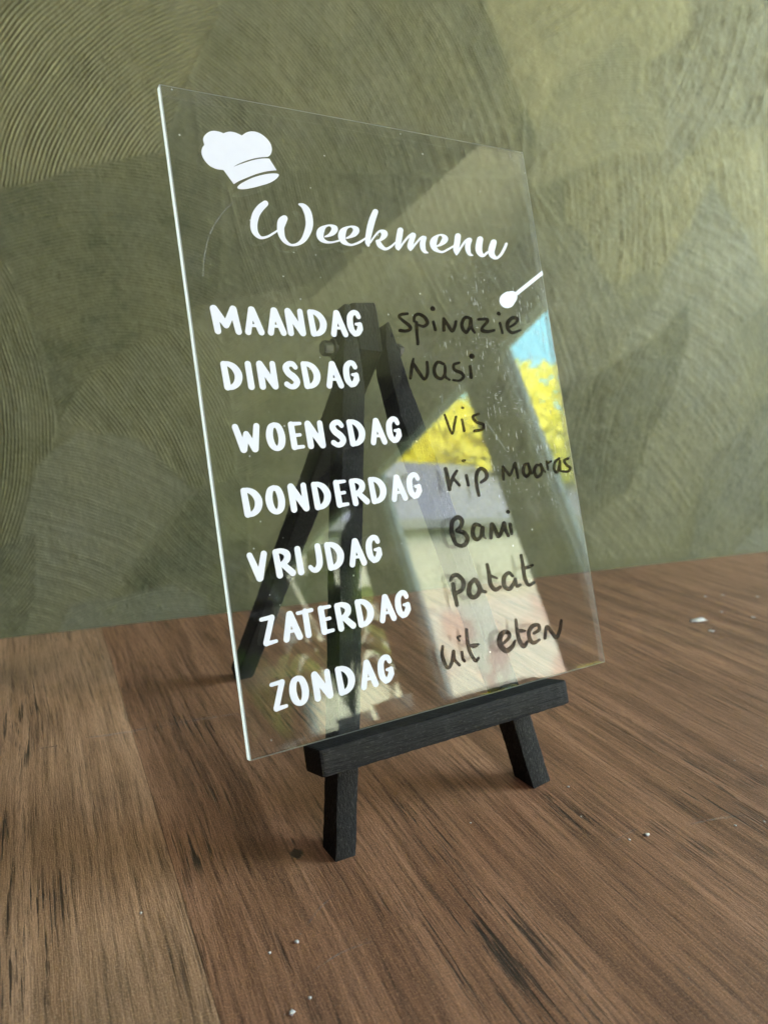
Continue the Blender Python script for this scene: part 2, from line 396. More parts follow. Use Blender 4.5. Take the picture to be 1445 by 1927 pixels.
    me.loops.add(nq * 4); me.loops.foreach_set('vertex_index', quads.reshape(-1))
    me.polygons.add(nq); me.polygons.foreach_set('loop_start', np.arange(nq, dtype=np.int32) * 4)
    me.polygons.foreach_set('use_smooth', np.ones(nq, bool))
    me.update(calc_edges=True)
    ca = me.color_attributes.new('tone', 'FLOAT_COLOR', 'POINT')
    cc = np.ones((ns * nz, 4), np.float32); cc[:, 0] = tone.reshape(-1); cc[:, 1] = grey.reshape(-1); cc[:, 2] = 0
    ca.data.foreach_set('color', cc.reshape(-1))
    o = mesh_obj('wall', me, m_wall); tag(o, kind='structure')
    # the rest of the same wall, plain, round the combed field
    bm = bmesh.new()
    def q(sa, sb, za, zb):
        vs = [bm.verts.new(tuple(WA + wd * s + np.array([0, 0, z]) + wn * .0005)) for s, z in ((sa, za), (sb, za), (sb, zb), (sa, zb))]
        bm.faces.new(vs)
    q(-1.6, s0, -.8, 2.4); q(s1, 2.02, -.8, 2.4); q(s0, s1, z1, 2.4); q(s0, s1, -.8, z0)
    tag(bm_obj('wall_around', bm, m_wall_plain), kind='structure')
m_wall_plain = simple('green_paint', (.11, .115, .06), .5)
build_wall()

# ------------------------------------------------------------------ table of laminate planks
table = empty('table'); tag(table, 'brown wood-look table top of planks under the easel, against the green wall', 'table')
table.rotation_euler = (0, 0, -GA)
bpy.context.view_layer.update()
edges_x = [-.60, -.41, -.2155, -.0218 + .0, .168, .358, .548, .74]
# the joint seen at the left passes 22 mm left of the board's corner
specs = [((.20, .115, .062), (.13, .07, .036), (.27, .17, .10), .5), ((.17, .092, .05), (.10, .052, .028), (.24, .145, .085), .3),
         ((.245, .165, .103), (.150, .094, .056), (.35, .248, .168), .66), ((.140, .080, .048), (.064, .033, .020), (.250, .155, .100), .22),
         ((.145, .084, .053), (.070, .037, .023), (.245, .152, .100), .45), ((.165, .098, .062), (.10, .058, .037), (.235, .15, .10), .3), ((.15, .09, .06), (.09, .05, .03), (.21, .13, .09), .3)]
def wall_y(xp, yp_sign=1):                   # distance along the grain to the wall, in plank axes
    ca, sa = math.cos(GA), math.sin(GA)
    # plank axes -> world: X = x ca + y sa ; Y = -x sa + y ca
    # (P-WA).wn = -0.001
    A = sa * wn[0] + ca * wn[1]; B = (xp * ca - WA[0]) * wn[0] + (-xp * sa - WA[1]) * wn[1]
    return (-.0006 - B) / A
for i in range(len(edges_x) - 1):
    xa, xb = edges_x[i] + .00002, edges_x[i + 1] - .00002
    bm = bmesh.new()
    ya, yb = wall_y(xa), wall_y(xb)
    top = [bm.verts.new((x, y, 0)) for x, y in ((xa, -.75), (xb, -.75), (xb, yb), (xa, ya))]
    f = bm.faces.new(top)
    r = bmesh.ops.extrude_face_region(bm, geom=[f])
    for v in r['geom']:
        if isinstance(v, bmesh.types.BMVert): v.co.z = -.028
    bmesh.ops.recalc_face_normals(bm, faces=bm.faces[:])
    eds = [e for e in bm.edges if all(abs(v.co.z) < 1e-6 for v in e.verts) and abs(e.verts[0].co.x - e.verts[1].co.x) < 1e-6]
    bmesh.ops.bevel(bm, geom=eds, offset=.00006, segments=1, affect='EDGES')
    b, d, l, s = specs[i]
    b, d, l = (tuple(min(1, x * k_) for x, k_ in zip(q_, (1.84, 1.50, 1.37))) for q_ in (b, d, l))
    bm_obj('plank', bm, mat_table(3.1 * i + 1, b, d, l, s), table)

# fine pale scratches in the table's surface
def table_scratch(pts):
    lp = contours([catmull(pts, 10) if len(pts) > 2 else linear(pts, 10)], .3)
    L = [[px_table(x, y)[:2] for x, y in l_] for l_ in lp]; c = np.mean(np.vstack(L), 0)
    me = fill_mesh('scratch', [[q - c for q in l_] for l_ in L], 0, .00001)
    o = mesh_obj('scratch', me, m_scr, table); bpy.context.view_layer.update()
    o.matrix_world = Matrix.Translation((c[0], c[1], .00003))
TS = [[(158, 1389, .5), (210, 1383, .9), (278, 1371, .6)], [(72, 1410, .4), (108, 1404, .7)], [(578, 1742, .5), (600, 1712, 1.0), (627, 1686, .5)], [(588, 1830, .5), (640, 1795, .8), (700, 1772, .5)],
      [(300, 1368, .4), (370, 1355, .6), (450, 1343, .4)], [(1300, 1552, .5), (1340, 1543, .9), (1400, 1535, .5)], [(1150, 1590, .4), (1178, 1570, .8), (1200, 1560, .4)]]

# ------------------------------------------------------------------ small crumbs and a smear on the table
def crumb(px, py, size, n_, flat=.5, stretch=1.0, ang=0):
    P = px_table(px, py); bm = bmesh.new()
    bmesh.ops.create_icosphere(bm, subdivisions=2, radius=1)
    for v in bm.verts:
        d = v.co.normalized(); r = 1 + .95 * noise.noise(d * 2.3 + Vector((n_ * 3.1, 0, 0)))
        c = d * r * size; c.z = max(c.z * flat, -size * flat * .5) + size * flat * .5
        c.x *= stretch; x, y = c.x * math.cos(ang) - c.y * math.sin(ang), c.x * math.sin(ang) + c.y * math.cos(ang)
        v.co = Vector((x, y, c.z + .0001))
    o = bm_obj('crumb', bm, m_crumb, None, True); o.location = P + np.array([0, 0, .0]); return o
for i, (px, py, s, lab) in enumerate([
        (507, 1795, .00042, 'white crumb near the front edge, left of the dark crack in the wood'),
        (558, 1775, .00055, 'pointed white crumb at the front, just above the round one by the crack'),
        (549, 1908, .00070, 'largest white crumb, at the very bottom of the photo'),
        (583, 1880, .00040, 'faint white crumb just above the largest crumb at the bottom'),
        (265, 1720, .00035, 'tiny white crumb on the pale plank at the left'),
        (1069, 1482, .00045, 'white crumb just right of the easel right foot'),
        (1217, 1573, .00080, 'brightest white crumb right of the easel, in a patch of dark cracks'),
        (1184, 1582, .00045, 'small crumb just left of the brightest crumb'),
        (1383, 1555, .00045, 'white crumb near the right border, on the worn dark streaks'),
        (1432, 1442, .00035, 'tiny crumb at the right border, above the worn streaks'),
        (885, 1550, .00032, 'tiny pale crumb between the easel feet, in front'),
        (1438, 1548, .00040, 'outermost right crumb on the worn streaks'),
        (1093, 1538, .00030, 'tiny pale crumb in front of the easel right foot'),
        (1382, 1432, .00025, 'very faint speck above right of the worn streaks')]):
    tag(crumb(px, py, s, i), lab, 'crumb', 'crumbs scattered on the table')
for i, (px, py, s, st, lab) in enumerate([
        (1312, 1168, .0022, 3.0, 'long pale dried drip right of the board'),
        (1338, 1188, .0014, 1.4, 'small round pale drip right under the long one'),
        (1327, 1123, .0011, 1.0, 'faint round drip above the long one, left of its neighbour'),
        (1359, 1120, .0010, 1.0, 'faint round drip above the long one, right of its neighbour'),
        (1357, 1152, .0011, 1.0, 'faint round drip right of the long one'),
        (1425, 1123, .0012, 1.0, 'upper bright drip at the right border'),
        (1417, 1162, .0012, 1.0, 'lower bright drip at the right border')]):
    o = crumb(px, py, s, 30 + i, .10, st, -.1); o.name = 'dried_drip'; tag(o, lab, 'drip', 'dried drips at the right')

def dust():
    r = np.random.default_rng(12); bm = bmesh.new(); m2 = simple('dust', (.42, .38, .33), .9)
    for i in range(520):
        px, py = r.uniform(20, 1440), 1927 - 780 * r.random() ** 1.3
        P = px_table(px, py)
        if (P - WA) @ wn > -.01: continue
        s = r.uniform(.00005, .00013) * (1.6 if r.random() < .06 else 1)
        a = r.uniform(0, 6.28)
        v = [bm.verts.new((P[0] + math.cos(a + t) * s * f_, P[1] + math.sin(a + t) * s * f_, .00006 + z)) for t, f_, z in ((0, 1.6, 0), (1.9, .8, s), (3.3, 1.2, 0), (4.8, .9, s * .6))]
        bm.faces.new(v[:3]); bm.faces.new((v[0], v[2], v[3]))
    tag(bm_obj('dust', bm, m2), 'fine pale dust lying all over the wooden table top', 'dust', kind='stuff')
dust()

# ------------------------------------------------------------------ easel
easel = empty('easel', None, Matrix.Translation((.069, .04, 0)))
tag(easel, 'small black wooden tripod easel that holds the clear menu board', 'easel')
bpy.context.view_layer.update()
einv = easel.matrix_world.inverted()
def rough_stick(name, outline, z0, z1, parent, seed, subdiv=1.2, cutfloor=True, chip=.16, bev=.55, mat=None):
    """outline: board x,y in mm, counter-clockwise; z0 front, z1 back (mm)"""
    bm = bmesh.new()
    vf = [bm.verts.new((x, y, z0)) for x, y in outline]; vb = [bm.verts.new((x, y, z1)) for x, y in outline]
    bm.faces.new(vf); bm.faces.new(vb[::-1])
    for i in range(len(outline)):
        j = (i + 1) % len(outline); bm.faces.new((vf[i], vb[i], vb[j], vf[j]))
    bmesh.ops.recalc_face_normals(bm, faces=bm.faces[:])
    bmesh.ops.bevel(bm, geom=bm.edges[:], offset=bev, segments=2, affect='EDGES', profile=.6)
    # cut long faces into short lengths so that the edges can be chipped
    ys = [v.co.y for v in bm.verts]; xs = [v.co.x for v in bm.verts]
    ax = 1 if max(ys) - min(ys) > max(xs) - min(xs) else 0
    lo, hi = (min(ys), max(ys)) if ax == 1 else (min(xs), max(xs))
    for t in np.arange(lo + 1, hi - 1, subdiv):
        no = Vector((0, 1, 0)) if ax == 1 else Vector((1, 0, 0)); co = no * float(t)
        bmesh.ops.bisect_plane(bm, geom=bm.verts[:] + bm.edges[:] + bm.faces[:], plane_co=co, plane_no=no)
    for v in bm.verts:
        p = v.co.copy(); q = p * .55 + Vector((seed * 7.3, 0, 0))
        v.co += Vector((noise.noise(q), noise.noise(q + Vector((9, 9, 9))), noise.noise(q + Vector((20, 3, 5))))) * chip
        q = p * .09 + Vector((seed * 3.3, 5, 0)); v.co += Vector((noise.noise(q), 0, noise.noise(q + Vector((8, 0, 0))))) * chip * 1.4
    for v in bm.verts:
        w = board(*v.co)
        if cutfloor and w[2] < 0.0001: w[2] = 0.0001
        v.co = einv @ Vector(w)
    o = bm_obj(name, bm, mat or m_stain, parent)
    for f in o.data.polygons: f.use_smooth = True
    o.data.set_sharp_from_angle(angle=math.radians(32))
    return o
leg_l = rough_stick('leg', [(24.0, -38.6), (30.9, -39.4), (40.6, 8), (58.4, 107.5), (59.5, 112.6), (59.5, 129), (58.6, 143.0), (56.4, 143.4), (53.4, 128), (32.4, 8.6)], -3.3, -13.2, easel, 1)
leg_r = rough_stick('leg', [(105.8, -39.0), (114.3, -38.0), (109.8, -12.7), (94.4, 47), (81.2, 102.9), (78.1, 114.1), (74.6, 132.5), (73.4, 137.6), (71.9, 136.6), (70.6, 129), (70.6, 119), (72.4, 103), (76.9, 85.4), (82, 64.7), (101.2, -13)], -3.3, -13.0, easel, 2)
ledge = rough_stick('ledge', [(18.3, -8.6), (118.4, -8.8), (118.5, -.15), (18.2, -.15)], 9.3, -3.2, easel, 3, bev=1.0, chip=.22, mat=m_stain_x)
# rear leg: from the hinge between the two front legs back to the table
def rear_leg():
    secs = []
    top = np.array(board(64.9, 144.2, -4.0)); hinge = np.array(board(65.0, 127, -4.6)); foot = np.array([.0497, .1408, .0])
    back = np.array([0, 1, 0])
    ax = foot - hinge; ax /= np.linalg.norm(ax)
    side = np.cross(ax, np.array([0, 1, .35])); side /= np.linalg.norm(side)
    if side[0] < 0: side = -side
    dep = np.cross(side, ax); dep /= np.linalg.norm(dep)
    if dep[1] < 0: dep = -dep
    a2 = hinge - top; a2 /= np.linalg.norm(a2)
    pts = []
    L = np.linalg.norm(foot - hinge)
    for k_, t in enumerate(np.linspace(0, 1, 110)):
        c = hinge + ax * L * t
        pts.append((c, side, dep, 5.0 - .35 * t))
    bm = bmesh.new(); rings = []
    start = [(top, Xw, None, 4.9), (top + a2 * .004, Xw, None, 5.1), (top + a2 * .009, Xw, None, 5.15), (top + a2 * .013, Xw, None, 5.1)]
    dtop = M @ np.array([0, 0, -1.0])
    allp = [(c, Xw, dtop, w) for c, _, _, w in start] + pts
    for k_, (c, sd_, dp, w) in enumerate(allp):
        w *= MM; d = .0088; b = .0007 if 0 < k_ < len(allp) - 1 else .0012
        prof = [(-w + b, 0), (w - b, 0), (w, b), (w, d - b), (w - b, d), (-w + b, d), (-w, d - b), (-w, b)]
        ring = []
        for (u, v_) in prof:
            p = c + sd_ * u + dp * v_
            q = Vector(p) * 500; p = p + np.array([noise.noise(q), noise.noise(q + Vector((5, 5, 5))), noise.noise(q + Vector((1, 9, 2)))]) * (.00022 if k_ > 3 else .00035)
            if p[2] < .0001: p[2] = .0001
            ring.append(bm.verts.new(einv @ Vector(p)))
        rings.append(ring)
    for a, b_ in zip(rings, rings[1:]):
        for i in range(8): bm.faces.new((a[i], a[(i + 1) % 8], b_[(i + 1) % 8], b_[i]))
    bm.faces.new(rings[0][::-1]); bm.faces.new(rings[-1])
    o = bm_obj('rear_leg', bm, m_stain, easel)
    for f in o.data.polygons: f.use_smooth = True
    o.data.set_sharp_from_angle(angle=math.radians(32))
rear_leg()
# hinge bolt through the three sticks, with a nut at each end
def cyl_between(name, a, b, rad, mat, parent, seg=16, bev=0):
    bm = bmesh.new(); d = Vector(b) - Vector(a)
    bmesh.ops.create_cone(bm, cap_ends=True, segments=seg, radius1=rad, radius2=rad, depth=d.length)
    if bev: bmesh.ops.bevel(bm, geom=bm.edges[:], offset=bev, segments=2, affect='EDGES')
    mt = einv @ (Matrix.Translation((Vector(a) + Vector(b)) / 2) @ d.to_track_quat('Z', 'Y').to_matrix().to_4x4())
    bmesh.ops.transform(bm, matrix=mt, verts=bm.verts[:])
    return bm_obj(name, bm, mat, parent)
bolt = cyl_between('bolt', board(49.0, 128.6, -8), board(80.5, 128.6, -8), .0012, m_bolt, easel)
cyl_between('nut', board(47.4, 128.6, -8), board(51.0, 128.6, -8), .0029, m_bolt, bolt, 6, .0004)
cyl_between('washer', board(51.2, 128.6, -8), board(52.1, 128.6, -8), .0034, m_bolt, bolt, 20, .0001)
cyl_between('nut', board(77.6, 128.2, -8), board(79.6, 128.2, -8), .0026, m_bolt, bolt, 6, .0004)

# ------------------------------------------------------------------ clear board
brd = empty('menu_board', None, bmat)
tag(brd, 'clear acrylic week menu board with white lettering, leaning on the black easel', 'menu board')
W_, H_ = 148 * MM, 210 * MM
bm = bmesh.new()
TH = .0027
vs = {}
def V(x, y, z):
    kx = (round(x, 6), round(y, 6), round(z, 6))
    if kx not in vs: vs[kx] = bm.verts.new(kx)
    return vs[kx]
def F_(pts, mi):
    f = bm.faces.new([V(*p) for p in pts]); f.material_index = mi
e = .00035
F_([(0 + e, e, 0), (W_ - e, e, 0), (W_ - e, H_ - e, 0), (e, H_ - e, 0)], 0)
F_([(e, e, -TH), (e, H_ - e, -TH), (W_ - e, H_ - e, -TH), (W_ - e, e, -TH)], 0)
for z in (0, -TH):                           # the thin scraped arris round both faces
    k3 = 3 if z == 0 else 0
    F_([(0, 0, z), (W_, 0, z), (W_ - e, e, z), (e, e, z)], k3)
    F_([(W_, 0, z), (W_, H_, z), (W_ - e, H_ - e, z), (W_ - e, e, z)], k3)
    F_([(W_, H_, z), (0, H_, z), (e, H_ - e, z), (W_ - e, H_ - e, z)], k3)
    F_([(0, H_, z), (0, 0, z), (e, e, z), (e, H_ - e, z)], 1)
F_([(0, 0, 0), (0, H_, 0), (0, H_, -TH), (0, 0, -TH)], 1)
F_([(W_, 0, 0), (W_, 0, -TH), (W_, H_, -TH), (W_, H_, 0)], 2)
F_([(0, H_, 0), (W_, H_, 0), (W_, H_, -TH), (0, H_, -TH)], 2)
F_([(0, 0, 0), (0, 0, -TH), (W_, 0, -TH), (W_, 0, 0)], 2)
pane = bm_obj('pane', bm, [m_pane, m_edge_bright, m_edge_dim, m_edge_low], brd)

# ---- outlines from strokes: union of discs -> contour -> filled, slightly thick mesh
def catmull(pts, n=14):
    pts = [np.array(p, float) for p in pts]
    if len(pts) < 3: 
        a, b = pts; return [a + (b - a) * t for t in np.linspace(0, 1, max(8, int(np.linalg.norm((b - a)[:2]) / 2)))]
    P = [2 * pts[0] - pts[1]] + pts + [2 * pts[-1] - pts[-2]]; out = []
    for i in range(1, len(P) - 2):
        for t in np.linspace(0, 1, n, endpoint=False):
            a, b, c, d = P[i - 1], P[i], P[i + 1], P[i + 2]
            out.append(.5 * ((2 * b) + (-a + c) * t + (2 * a - 5 * b + 4 * c - d) * t * t + (-a + 3 * b - 3 * c + d) * t ** 3))
    out.append(P[-2]); return out
def linear(pts, n=14):
    out = []
    for a, b in zip(pts, pts[1:]):
        a, b = np.array(a, float), np.array(b, float)
        out += [a + (b - a) * t for t in np.linspace(0, 1, n, endpoint=False)]
    return out + [np.array(pts[-1], float)]
def contours(strokes, step):
    """strokes: lists of (x, y, r) arrays. Returns closed loops (outer and holes)."""
    A = np.vstack([np.array(s) for s in strokes])
    x0, y0 = (A[:, 0] - A[:, 2]).min() - 2 * step, (A[:, 1] - A[:, 2]).min() - 2 * step
    x1, y1 = (A[:, 0] + A[:, 2]).max() + 3 * step, (A[:, 1] + A[:, 2]).max() + 3 * step
    gx, gy = np.arange(x0, x1, step), np.arange(y0, y1, step)
    D = np.full((len(gy), len(gx)), 1e9)
    for s in strokes:
        s = np.array(s)
        for (ax, ay, ar), (bx, by, br) in zip(s, s[1:]):
            r = max(ar, br) + 3 * step
            i0, i1 = np.searchsorted(gx, min(ax, bx) - r), np.searchsorted(gx, max(ax, bx) + r)
            j0, j1 = np.searchsorted(gy, min(ay, by) - r), np.searchsorted(gy, max(ay, by) + r)
            X, Y = np.meshgrid(gx[i0:i1], gy[j0:j1])
            t = np.clip(((X - ax) * (bx - ax) + (Y - ay) * (by - ay)) / max(1e-9, (bx - ax) ** 2 + (by - ay) ** 2), 0, 1)
            D[j0:j1, i0:i1] = np.minimum(D[j0:j1, i0:i1], np.hypot(X - ax - t * (bx - ax), Y - ay - t * (by - ay)) - (ar + t * (br - ar)))
    D = np.clip(D, -step * 40, step * 3); D[np.abs(D) < 1e-7] = 1e-7
    segs = {}
    ins = D < 0
    ny, nx = D.shape
    cells = np.argwhere((ins[:-1, :-1].astype(int) + ins[:-1, 1:] + ins[1:, :-1] + ins[1:, 1:]) % 4 != 0)
    def ep(a, b):
        (ja, ia), (jb, ib) = a, b; t = D[ja, ia] / (D[ja, ia] - D[jb, ib]); return (gx[ia] + (gx[ib] - gx[ia]) * t, gy[ja] + (gy[jb] - gy[ja]) * t)
    nxt = {}; pos = {}
    for j, i in cells:
        c = [(j, i), (j, i + 1), (j + 1, i + 1), (j + 1, i)]; s_ = [ins[q] for q in c]
        ent, ex = [], []
        for k_ in range(4):
            a, b = c[k_], c[(k_ + 1) % 4]
            if s_[k_] and not s_[(k_ + 1) % 4]: ex.append((k_, tuple(sorted((a, b)))))
            if not s_[k_] and s_[(k_ + 1) % 4]: ent.append((k_, tuple(sorted((a, b)))))
        for k_, kx in ex:
            cand = min(ent, key=lambda q: (q[0] - k_) % 4) if len(ent) > 1 else ent[0]
            nxt[kx] = cand[1]; pos[kx] = ep(*kx); pos[cand[1]] = ep(*cand[1])
    loops = []
    while nxt:
        st, cur = next(iter(nxt.items())); del nxt[st]; lp = [pos[st]]
        while cur != st and cur in nxt:
            lp.append(pos[cur]); cur = nxt.pop(cur)
        if len(lp) > 6: loops.append(lp)
    return loops
def fill_mesh(name, loops, z0, thick):
    cu = bpy.data.curves.new(name, 'CURVE'); cu.dimensions = '2D'; cu.fill_mode = 'BOTH' if thick > 0 else 'FRONT'; cu.extrude = thick / 2
    for lp in loops:
        sp = cu.splines.new('POLY'); sp.points.add(len(lp) - 1)
        sp.points.foreach_set('co', np.array([(x, y, 0, 1) for x, y in lp], dtype=np.float32).reshape(-1)); sp.use_cyclic_u = True
    ob = bpy.data.objects.new(name, cu); col.objects.link(ob)
    dg = bpy.context.evaluated_depsgraph_get(); dg.update()
    me = bpy.data.meshes.new_from_object(ob.evaluated_get(dg)); me.name = name
    bpy.data.objects.remove(ob); bpy.data.curves.remove(cu)
    for v in me.vertices: v.co.z += z0 + thick / 2
    return me
def decal_px(name, loops, mat, parent, thick=.00010, label=None, z=.00004):
    """loops in picture points -> millimetres on the board; the object's origin sits at its own centre"""
    L = [[px_board(x, y) * MM for x, y in lp] for lp in loops]
    c = np.mean(np.vstack(L), 0)
    L = [[q - c for q in lp] for lp in L]
    me = fill_mesh(name, L, 0, thick); o = mesh_obj(name, me, mat, parent); o.location = (c[0], c[1], z)
    if label: o['label'] = label
    return o
def crop(strokes, ox, oy, s, grow=0):
    return [[(ox + x / s, oy + y / s, (r + grow) / s) for x, y, r in st] for st in strokes]

# ---- the heading
A_ = [[(215, 128, 33), (165, 172, 39), (120, 240, 40), (98, 330, 38), (102, 400, 34), (128, 452, 25), (175, 484, 15), (240, 472, 12), (300, 438, 11), (345, 408, 10)],
      [(414, 285, 36), (392, 315, 46), (378, 375, 38), (382, 430, 35), (400, 485, 27), (434, 530, 20), (490, 560, 12), (560, 548, 17), (620, 500, 28), (660, 420, 37), (678, 340, 39), (668, 250, 38), (645, 190, 35), (612, 150, 24), (572, 133, 10)],
      [(842, 472, 8), (885, 457, 16), (925, 427, 29), (942, 392, 33), (918, 364, 18), (882, 354, 9), (838, 370, 16), (800, 408, 36), (789, 450, 38), (803, 495, 28), (848, 526, 16), (910, 532, 10), (985, 515, 9)],
      [(1067, 487, 8), (1110, 470, 16), (1150, 440, 29), (1167, 405, 33), (1143, 376, 18), (1107, 367, 9), (1063, 383, 16), (1026, 423, 36), (1017, 475, 38), (1033, 520, 28), (1080, 551, 15), (1130, 557, 11), (1200, 531, 12), (1265, 490, 10)],
      [(1366, 214, 30), (1337, 290, 34), (1312, 380, 34), (1292, 480, 30), (1287, 530, 26), (1294, 562, 15)],
      ]
B_ = [[(-22, 425, 9), (20, 365, 10), (60, 318, 12), (92, 302, 14), (126, 325, 32), (122, 355, 29), (85, 395, 14), (50, 408, 14)],
      [(64, 418, 24), (76, 445, 27), (98, 468, 23), (140, 490, 15), (190, 470, 12), (245, 422, 9)],
      [(294, 297, 31), (285, 350, 32), (272, 430, 30), (266, 470, 24), (276, 495, 11)],
      [(288, 482, 11), (330, 420, 11), (380, 362, 13), (420, 335, 16)], [(427, 349, 30), (412, 400, 29), (395, 460, 27), (401, 500, 11)],
      [(412, 490, 11), (450, 440, 11), (500, 383, 12), (530, 365, 14)], [(544, 377, 24), (528, 425, 29), (530, 475, 27), (548, 515, 18), (582, 530, 6)],
      [(676, 460, 7), (712, 446, 14), (745, 414, 28), (762, 384, 31), (742, 352, 16), (710, 343, 8), (678, 358, 15), (646, 400, 34), (638, 440, 34), (653, 483, 26), (693, 514, 14), (740, 520, 11), (800, 490, 11), (855, 458, 10)],
      [(895, 357, 31), (888, 420, 31), (877, 490, 30), (882, 545, 11)], [(895, 530, 11), (930, 470, 11), (972, 412, 13), (1005, 390, 16)],
      [(1017, 398, 26), (1000, 450, 28), (1002, 500, 26), (1018, 543, 17), (1050, 557, 6)],
      [(1128, 390, 32), (1118, 440, 34), (1115, 500, 34), (1135, 545, 25), (1165, 558, 15), (1205, 525, 12)],
      [(1270, 421, 31), (1255, 470, 35), (1245, 520, 33), (1258, 560, 28), (1300, 585, 14), (1345, 550, 14), (1380, 490, 15), (1402, 437, 14)]]
SA = crop([catmull(s) for s in A_], 460, 360, 5.558); SB = crop([catmull(s) for s in B_], 700, 380, 5.558)
head = decal_px('heading', contours(SA + SB, .42), m_vinyl, brd, label='white vinyl script word Weekmenu')

# ---- chef's hat and spoon
def outline(segs, ox, oy, s):
    out = []
    for sg in segs:
        if len(sg) < 3: out += [np.array(sg[0], float)]
        else: out += [p for p in catmull(sg, 6)][:-1]
    return [(ox + p[0] / s, oy + p[1] / s) for p in out]
hat_top = outline([[(1210, 583), (1250, 550), (1275, 480), (1268, 400), (1235, 330), (1180, 265), (1120, 215), (1050, 175), (970, 153), (900, 155), (830, 178), (765, 222)],
                   [(765, 222), (700, 190), (640, 168), (570, 157), (510, 165), (455, 185)], [(455, 185), (400, 163), (340, 148), (280, 143), (220, 155), (160, 195), (120, 245), (110, 300), (130, 380)],
                   [(130, 380), (95, 430), (80, 500), (95, 570), (135, 645), (200, 720), (270, 765), (350, 795), (455, 808)], [(455, 808)],
                   [(630, 1048), (720, 995), (850, 940), (1000, 880), (1150, 838), (1250, 822), (1357, 812)], [(1357, 812)],
                   [(1233, 615), (1150, 612), (1050, 622), (930, 648), (800, 690), (700, 725), (612, 757)], [(612, 757), (700, 708), (800, 665), (930, 622), (1050, 597), (1130, 588), (1210, 583)]], 370, 230, 9.03)
hat_brim = outline([[(690, 1112), (720, 1130), (800, 1135), (900, 1120), (1000, 1098), (1100, 1070), (1200, 1040), (1290, 1000), (1370, 940), (1395, 895), (1370, 872), (1300, 866), (1200, 875), (1080, 900), (950, 940), (840, 990), (750, 1040), (700, 1085), (690, 1112)]], 370, 230, 9.03)
hat = decal_px('chef_hat', [hat_top], m_vinyl, brd, label='white vinyl chef hat')
hb = decal_px('hat_brim', [hat_brim], m_vinyl, brd)
spoon = contours(crop([linear([(505, 1143, 15), (300, 1308, 15)]), linear([(238, 1349, 57), (226, 1362, 61)]), linear([(262, 1332, 44), (250, 1345, 50)])], 900, 240, 4.19), .3)
spoon = [[(min(x, 1020.3 + (y - 512) * .16), y) for x, y in lp] for lp in spoon]
decal_px('spoon', spoon, m_vinyl, brd, label='white vinyl wooden spoon running off the right edge')

